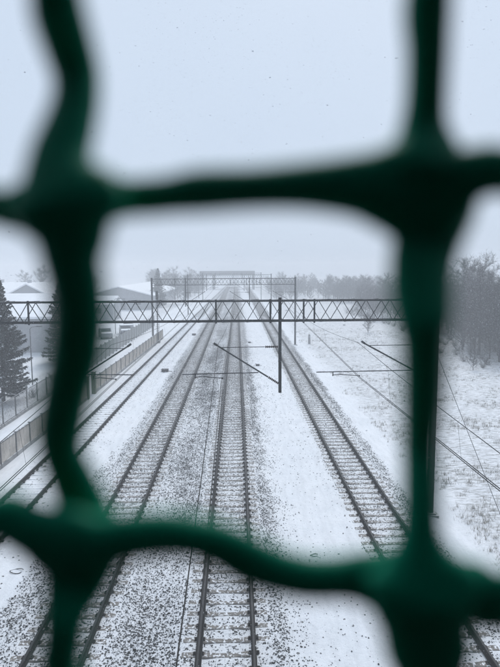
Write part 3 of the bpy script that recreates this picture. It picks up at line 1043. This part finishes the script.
# dry grass through the snow
n_t = 9000
tx_ = RNG.uniform(9.3, 34, n_t * 3); ty_ = 9 * (100 / 9.0) ** RNG.random(n_t * 3)
keep = (fbm(tx_ * .3, ty_ * .4, 4) + .22 * RNG.random(n_t * 3)) > .62
tx_, ty_ = tx_[keep][:n_t], ty_[keep][:n_t]
nbl = RNG.integers(3, 16, len(tx_))
bx = np.repeat(tx_, nbl); by = np.repeat(ty_, nbl)
sp_ = np.repeat(RNG.uniform(.02, .16, len(tx_)), nbl)
bx = bx + RNG.normal(0, 1, len(bx)) * sp_; by = by + RNG.normal(0, 1, len(by)) * sp_ * .6
lx = RNG.uniform(-17.9, -16.1, 3500); ly = RNG.uniform(24, 70, 3500)
bx, by = np.concatenate([bx, lx]), np.concatenate([by, ly])
m_ = len(bx); bz = ground_h(bx, by)
a = RNG.uniform(0, 6.28, m_); h = RNG.uniform(.05, .25, m_); lean = RNG.uniform(0, .22, m_); w = RNG.uniform(.004, .010, m_)
p0 = np.stack([bx - np.sin(a) * w, by + np.cos(a) * w, bz - .02], 1)
p1 = np.stack([bx + np.sin(a) * w, by - np.cos(a) * w, bz - .02], 1)
p2 = np.stack([bx + np.cos(a) * lean, by + np.sin(a) * lean, bz + h], 1)
gvv = np.stack([p0, p1, p2], 1).reshape(-1, 3)
go = put('dry_grass', tri_mesh('dry_grass', gvv, np.arange(m_ * 3).reshape(-1, 3), M['grass']))
tag(go, 'dry grass blades poking out of the snowy field', 'grass', kind='stuff')

# ------------------------------------------------------------------ small things along the line
def trackside_box(x, y, s, label):
    b = empty('trackside_box', (x, y, float(ground_h(np.array(x), np.array(y)))))
    tag(b, label, 'box', 'boxes beside the tracks')
    mb = MB(); mb.box(-.34 * s, .34 * s, -.2 * s, .2 * s, -.1, .26 * s); mb.build('case', M['box'], b)
    mb = MB(); mb.prism([(-.37 * s, .262 * s), (.37 * s, .262 * s), (.34 * s, .33 * s), (-.34 * s, .33 * s)], -.23 * s, .23 * s); mb.build('lid', M['box'], b)
    mb = MB(); mb.tube([(.34 * s, 0, .1 * s), (.6 * s, .1, .05), (.95 * s, .1, -.1)], .03 * s, 6); mb.build('cable', M['wire'], b)
trackside_box(-7.45, 57.0, 1.0, 'black trackside box between the snow-buried track and the next')
trackside_box(-6.9, 89.0, .9, 'farther dark trackside box past the near gantry in the ruts')
trackside_box(-12.1, 63.5, .6, 'small dark box at the foot of the beige panel fence')
trackside_box(1.75, 79.0, .55, 'small dark box in the snowy strip beside the central track')
trackside_box(2.2, 60.0, .6, 'small dark box behind the hanging post in the snowy strip')

mk = empty('marker_post', (10.35, 79.5, -.35))
tag(mk, 'short pale concrete marker post standing on the field', 'post')
mb = MB(); mb.prism([(-.16, -.2), (.16, -.2), (.13, 1.25), (0, 1.4), (-.13, 1.25)], -.12, .12); mb.build('shaft', M['concrete'], mk)
mb = MB(); mb.box(-.11, .11, -.135, -.122, .85, 1.15); mb.build('plate', M['wall_pale'], mk)

sg = empty('signal_mast', (-11.35, 80.0, -.1))
tag(sg, 'slim signal mast with rounded top at the end of the beige fence', 'signal')
mb = MB(); mb.tube([(0, 0, 0), (0, 0, 6.3)], .075, 10); mb.build('mast', M['steel'], sg)
mb = MB(); mb.box(-.3, .3, -.3, .3, -.3, .35); mb.build('base', M['concrete'], sg)
mb = MB()
prof = [(-.2, 6.2), (.2, 6.2)] + [(.2 * math.cos(q), 7.25 + .2 * math.sin(q)) for q in np.linspace(0, math.pi, 9)]
mb.prism(prof, -.10, -.06); hd = mb.build('signal_head', M['box'], sg)
for z in (6.4, 6.8, 7.2):
    mb = MB(); mb.tube([(0, -.11, z), (0, -.22, z)], [.11, .12], 12); mb.build('lens', M['lens'], hd)
mb = MB()
for k in range(18): mb.box(-.2, .2, .09, .12, .5 + k * .3, .53 + k * .3)
mb.box(-.22, -.19, .09, .12, .1, 6); mb.box(.19, .22, .09, .12, .1, 6)
mb.build('ladder', M['steel'], sg)

def lamp(x, y, h, label):
    l = empty('lamp_post', (x, y, float(ground_h(np.array(x), np.array(y)))))
    tag(l, label, 'lamp post', 'lamp posts left of the line')
    mb = MB(); mb.tube([(0, 0, -.2), (0, 0, h * .6), (0, 0, h), (.18, 0, h + .2), (.7, 0, h + .25)], [.06, .05, .035, .03, .03], 8); mb.build('pole', M['post'], l)
    mb = MB(); mb.prism([(.6, h + .22), (1.15, h + .22), (1.05, h + .33), (.65, h + .33)], -.1, .1); mb.build('lamp_head', M['post'], l)
lamp(-19.0, 51.5, 5.2, 'thin lamp pole between the two spruces')
lamp(-20.2, 93.0, 5.6, 'thin lamp pole near the parked cars')

def car(x, y, rz, paint, label):
    c = empty('parked_car', (x, y, float(ground_h(np.array(x), np.array(y)))), rz)
    tag(c, label, 'car', 'cars parked behind the grey fence')
    prof = [(-2.05, .3), (2.05, .3), (2.1, .62), (1.95, .82), (1.0, .95), (.35, 1.42), (-1.1, 1.46), (-1.85, 1.0), (-2.1, .92)]
    mb = MB(); mb.prism(prof, -.84, .84, 0, 'X')
    mb.build('body', paint, c)
    mb = MB(); mb.prism([(.30, 1.475), (-1.1, 1.475), (-1.05, 1.56), (.25, 1.56)], -.78, .78, 0, 'X'); mb.build('roof_snow', M['snow'], c)
    mb = MB(); mb.prism([(1.05, .96), (1.98, .84), (1.9, .92), (1.1, 1.03)], -.78, .78, 0, 'X'); mb.build('bonnet_snow', M['snow'], c)
    mb = MB(); mb.prism([(.98, .99), (.40, 1.40), (.43, 1.42), (1.01, 1.01)], -.70, .70, 0, 'X'); mb.build('windscreen', M['glass'], c)
    for s in (-1, 1):
        mb = MB(); mb.prism([(.75, 1.0), (.25, 1.37), (-1.05, 1.4), (-1.55, 1.03)], s * .842, s * .852, 0, 'X'); mb.build('side_window', M['glass'], c)
        mb = MB(); mb.box(s * .62 - .17, s * .62 + .17, 2.02, 2.11, .62, .76); mb.build('headlight', M['wall_pale'], c)
        for yy in (-1.3, 1.3):
            mb = MB(); mb.tube([(s * .66, yy, .31), (s * .87, yy, .31)], .31, 16); w_ = mb.build('wheel', M['tyre'], c)
            mb = MB(); mb.tube([(s * .872, yy, .31), (s * .885, yy, .31)], .18, 12); mb.build('rim', M['wall_pale'], w_)
car(-20.6, 87.5, math.radians(200), M['carpaint'], 'silver car with snow on roof, nearer the grey fence')
car(-18.4, 92.0, math.radians(196), M['cardark'], 'dark car with snow on roof beside the silver car')
car(-19.6, 101.0, math.radians(192), M['carpaint'], 'farther silver car with snow on roof past the lamp pole')

# lost ring of cable in the snow strip
def cable_ring(x, y, r, label):
    mb = MB(); z = float(ground_h(np.array(x), np.array(y)))
    mb.tube([(x + math.cos(q) * r * (1 + .12 * math.sin(3 * q)), y + math.sin(q) * r * .7, z + .015 + .02 * math.sin(2 * q)) for q in np.linspace(0.4, 6.0, 22)], .013, 6)
    o = mb.build('cable_ring', M['wire']); tag(o, label, 'cable', 'cable rings on the snow')
cable_ring(2.75, 19.4, .13, 'small dark ring lying in the smooth snow right of the central track')
cable_ring(-7.8, 18.7, .22, 'thin dark cable loop on the snow left of the ballast')

# ------------------------------------------------------------------ falling snow
def flakes(n, xr, yr, zr, r0, r1, tetra):
    c = np.stack([RNG.uniform(*xr, n), RNG.uniform(*yr, n), RNG.uniform(*zr, n)], 1)
    fr = r0 + (r1 - r0) * RNG.random(n) ** 1.5
    bs = base[[0, 1, 2, 4]] if tetra else base
    fs = np.array([(0, 1, 3), (1, 2, 3), (2, 0, 3), (0, 2, 1)]) if tetra else tri
    k = len(bs)
    j = bs[None] * RNG.uniform(.5, 1.3, (n, k, 1)) + RNG.uniform(-.25, .25, (n, k, 3))
    return (j * fr[:, None, None] + c[:, None, :]).reshape(-1, 3), (fs[None] + np.arange(n)[:, None, None] * k).reshape(-1, 3)
fparts = [flakes(60000, (-9, 9), (1.8, 13), (3, 17), .002, .0062, True),
          flakes(85000, (-15, 21), (13, 34), (1, 17), .004, .015, True),
          flakes(16000, (-34, 40), (34, 70), (.5, 17), .005, .014, True)]
fv = np.concatenate([p[0] for p in fparts]); offs = np.cumsum([0] + [len(p[0]) for p in fparts])
ft = np.concatenate([p[1] + o_ for p, o_ in zip(fparts, offs)])
fo = put('falling_snow', tri_mesh('falling_snow', fv, ft, M['flake']))
tag(fo, 'white snowflakes drifting down through the air', 'snowfall', kind='stuff')

# ------------------------------------------------------------------ footbridge and its wire mesh fence
FD = 0.077                        # the mesh hangs this far in front of the lens
fb = empty('footbridge', (0, 0, 0))
tag(fb, 'concrete footbridge under the mesh fence, with unseen roof and wall added for shade', 'bridge')
mb = MB(); mb.box(-24, 20, -2.6, FD + 1.2, 8.45, 8.78); mb.build('deck', M['dark_sheet'], fb)  # outer ledge added below view to block snow light from underneath
mb = MB(); mb.box(-24, 20, -2.6, -2.45, 8.78, 11.1); mb.build('shading_back_wall', M['dark_sheet'], fb)  # unseen solid wall, added to keep light off the wires from behind
mb = MB(); mb.box(-24, 20, -2.75, -.12, 11.1, 11.2); mb.build('roof', M['dark_sheet'], fb)  # unseen roof, added to shade the camera side of the mesh
for x in (-14.0, 10.5):
    mb = MB(); mb.box(x - .4, x + .4, -2.2, -.3, -.6, 8.45); mb.build('pier', M['concrete'], fb)

PITCHM = 0.0497
def catmull(P, sub):
    P = [np.array(p, float) for p in P]
    P = [2 * P[0] - P[1]] + P + [2 * P[-1] - P[-2]]
    out = []
    for i in range(1, len(P) - 2):
        for u in np.linspace(0, 1, sub, endpoint=False):
            out.append(.5 * ((2 * P[i]) + (-P[i - 1] + P[i + 1]) * u + (2 * P[i - 1] - 5 * P[i] + 4 * P[i + 1] - P[i + 2]) * u * u + (-P[i - 1] + 3 * P[i] - 3 * P[i + 1] + P[i + 2]) * u ** 3))
    out.append(P[-2])
    return out

def strand_mesh(pts, vertical, name):
    """pts: (x, z, half width in the plane, y offset); an oval coated wire"""
    n = 12
    vs, fs = [], []
    C = catmull(pts, 4)
    for i, c in enumerate(C):
        a = C[max(0, i - 1)]; b = C[min(len(C) - 1, i + 1)]
        t = np.array([b[0] - a[0], b[1] - a[1]]); t = t / (np.linalg.norm(t) + 1e-9)
        nrm = np.array([t[1], -t[0]])
        for k in range(n):
            q = 2 * math.pi * k / n
            w = c[2] * math.cos(q); dep = min(c[2], .0024) * math.sin(q)
            vs.append((c[0] + nrm[0] * w, c[3] + dep, c[1] + nrm[1] * w))
    for i in range(len(C) - 1):
        for k in range(n):
            k2 = (k + 1) % n
            fs.append((i * n + k, i * n + k2, (i + 1) * n + k2, (i + 1) * n + k))
    mb = MB(); mb.add(vs, fs)
    return mb.mesh(name, M['pvc'], True)

def trace(points, vertical, weave, extra=0.78):
    out = []
    for (u, c, hw) in points:
        px, py = (c, u) if vertical else (u, c)
        off = float(np.interp(u, [w[0] for w in weave], [w[1] for w in weave])) * 0.0016
        p = on_plane_y(px, py, FD + off)
        thin = min(hw, 14.0)
        out.append([p.x, p.z, (hw + extra * thin) * FD / FPX, off])
    return out
V1 = [(0, 56, 12.5), (50, 69, 12.5), (75, 76, 12), (100, 75.5, 12), (125, 69, 13), (150, 61, 15), (170, 59, 21), (190, 62, 38), (205, 64, 42), (225, 67, 31), (240, 70, 22),
      (260, 71, 15.5), (280, 75, 14), (310, 79, 13.5), (350, 76, 14), (390, 67, 13), (430, 60, 13), (452, 61, 12), (476, 71, 13), (500, 80, 15), (520, 80, 26), (540, 77, 42),
      (555, 78, 40), (575, 77, 24), (600, 70, 14.5), (620, 65, 11.5), (650, 62, 11), (667, 61, 10.5)]
V2 = [(0, 428, 15.5), (50, 428, 14), (100, 426, 14), (125, 424.5, 17), (145, 427, 27), (165, 427, 43), (190, 426, 52), (215, 427, 44), (240, 426, 30), (265, 422.5, 26.5),
      (290, 421.5, 25), (315, 423, 22), (330, 424, 18), (350, 424, 16), (400, 423, 15), (440, 420, 13), (480, 420.5, 13), (520, 420.5, 13.5), (540, 421, 17), (555, 422, 28),
      (575, 424, 52), (600, 424, 48), (620, 426, 41), (640, 427.5, 38.5), (667, 430, 34)]
H1 = [(0, 208, 11), (20, 209, 14), (40, 208, 22), (62, 205, 30), (85, 203, 24), (105, 199, 15), (130, 198, 11), (150, 197, 11), (170, 195, 11), (200, 191, 12.5), (250, 188.5, 12),
      (300, 186, 13.5), (350, 186, 20), (375, 188, 28), (400, 190, 40), (425, 191, 45), (445, 188, 36), (470, 175, 18), (500, 171, 14)]
H2 = [(0, 518, 15), (20, 525, 17), (35, 532, 20), (55, 540, 25), (75, 545, 28), (100, 544, 20), (120, 539, 16.5), (150, 535, 15), (170, 534, 14), (200, 538, 13.5), (225, 547, 15),
      (250, 561, 17), (280, 572, 15), (310, 578, 14), (340, 578, 14), (360, 578, 19), (385, 582, 28), (410, 590, 40), (430, 595, 46), (450, 595, 36), (470, 588, 22), (500, 602, 22)]
pV1 = trace(V1, 1, [(0, -.5), (78, 2.6), (200, -2.8), (330, -1.2), (490, 3.0), (560, 0), (620, -2.4), (667, -2)], 1.08)
pV2 = trace(V2, 1, [(0, 0), (120, 2.6), (165, .6), (225, 2.4), (325, -2.4), (440, 2.2), (600, -2.6), (667, -1.5)], 0.62)
pH1 = trace(H1, 0, [(0, 0), (66, 1.4), (250, -.6), (424, 1.2), (500, 0)])
pH2 = trace(H2, 0, [(0, 0), (78, -1.4), (250, .4), (424, -.6), (500, 0)])
vx1 = on_plane_y(66, 375, FD).x; vx2 = on_plane_y(424, 375, FD).x
hz1 = on_plane_y(245, 195, FD).z; hz2 = on_plane_y(245, 558, FD).z
PX, PZ = vx2 - vx1, hz1 - hz2
Z_LO, Z_HI = 8.80, 10.90
X_LO, X_HI = -1.2, 1.2

def generic(fixed, lo, hi, j0, pitch, rnd, phase):
    """coordinates along a strand from lo to hi with swellings where it crosses the others (at j0 + k*pitch)"""
    out = []
    k = math.floor((lo - j0) / pitch) - 1
    while j0 + k * pitch < hi + pitch:
        for f, w in ((-.13, .0026), (-.06, .0042), (0, .0056), (.06, .0042), (.13, .0026), (.32, .0019), (.5, .0018), (.68, .0019)):
            u = j0 + (k + f) * pitch
            if lo <= u <= hi:
                out.append((u, fixed + rnd.uniform(-.0012, .0012) * (1.4 if .2 < f < .8 else .5), w, 0.0))
        k += 1
    return out

fence = empty('mesh_fence', (0, FD, 8.78))
tag(fence, 'green plastic-coated wire mesh fence close before the lens, out of focus', 'fence')
def place(pts, vertical):
    me = strand_mesh([(a, b - 8.78, w, d) for a, b, w, d in pts], vertical, 'wire')
    return put('wire', me, fence)
rnd = random.Random(3)
def full(traced, vertical, fixed, j0, pitch, lo, hi):
    if vertical: traced = sorted(traced, key=lambda p: p[1]); ax = 1
    else: traced = sorted(traced, key=lambda p: p[0]); ax = 0
    a, b = traced[0][ax], traced[-1][ax]
    g1 = generic(fixed, lo, a - .006, j0, pitch, rnd, 0); g2 = generic(fixed, b + .006, hi, j0, pitch, rnd, 0)
    conv = (lambda u, c, w, d: (c, u, w, d)) if vertical else (lambda u, c, w, d: (u, c, w, d))
    return [conv(*p) for p in g1] + [tuple(p) for p in traced] + [conv(*p) for p in g2]
place(full(pV1, True, vx1, hz2, PZ, Z_LO, Z_HI), True)
place(full(pV2, True, vx2, hz2, PZ, Z_LO, Z_HI), True)
place(full(pH1, False, hz1, vx1, PX, X_LO, X_HI), False)
place(full(pH2, False, hz2, vx1, PX, X_LO, X_HI), False)
vvar = [strand_mesh([(c, u - 8.78, w, d) for u, c, w, d in generic(0, Z_LO, Z_HI, hz2, PZ, rnd, 0)], True, 'wire') for _ in range(4)]
hvar = [strand_mesh([(u, c, w, d) for u, c, w, d in generic(0, X_LO, X_HI, vx1, PX, rnd, 0)], False, 'wire') for _ in range(4)]
k = 1
while vx1 - k * PX > X_LO: put('wire', vvar[k % 4], fence, (vx1 - k * PX, 0, 0)); k += 1
k = 1
while vx2 + k * PX < X_HI: put('wire', vvar[k % 4], fence, (vx2 + k * PX, 0, 0)); k += 1
k = 1
while hz1 + k * PZ < Z_HI: put('wire', hvar[k % 4], fence, (0, 0, hz1 + k * PZ - 8.78)); k += 1
k = 1
while hz2 - k * PZ > Z_LO: put('wire', hvar[k % 4], fence, (0, 0, hz2 - k * PZ - 8.78)); k += 1
for x in (X_LO, X_HI):
    mb = MB(); mb.tube([(x, 0, -.01), (x, 0, Z_HI - 8.78 + .03)], .021, 12); mb.build('fence_post', M['pvc'], fence, smooth=True)
mb = MB(); mb.tube([(X_LO, 0, Z_HI - 8.78 + .02), (X_HI, 0, Z_HI - 8.78 + .02)], .018, 12); mb.build('top_rail', M['pvc'], fence, smooth=True)

# ------------------------------------------------------------------ air full of snow
hz_m = bpy.data.materials.new('snow_haze')
hz_m.use_nodes = True
hn = hz_m.node_tree.nodes; hn.clear()
ho = hn.new('ShaderNodeOutputMaterial'); hv = hn.new('ShaderNodeVolumePrincipled')
hv.inputs['Color'].default_value = (0.98, 0.985, 1.0, 1)
hv.inputs['Density'].default_value = 0.0037
hv.inputs['Anisotropy'].default_value = 0.0
hz_m.node_tree.links.new(hv.outputs[0], ho.inputs['Volume'])
mb = MB(); mb.box(-560, 560, -100, 760, -2.5, 18.0)
hz = mb.build('haze', hz_m)
hz['kind'] = 'stuff'
hz['label'] = 'pale snow haze filling the air over the line'
hz['category'] = 'haze'
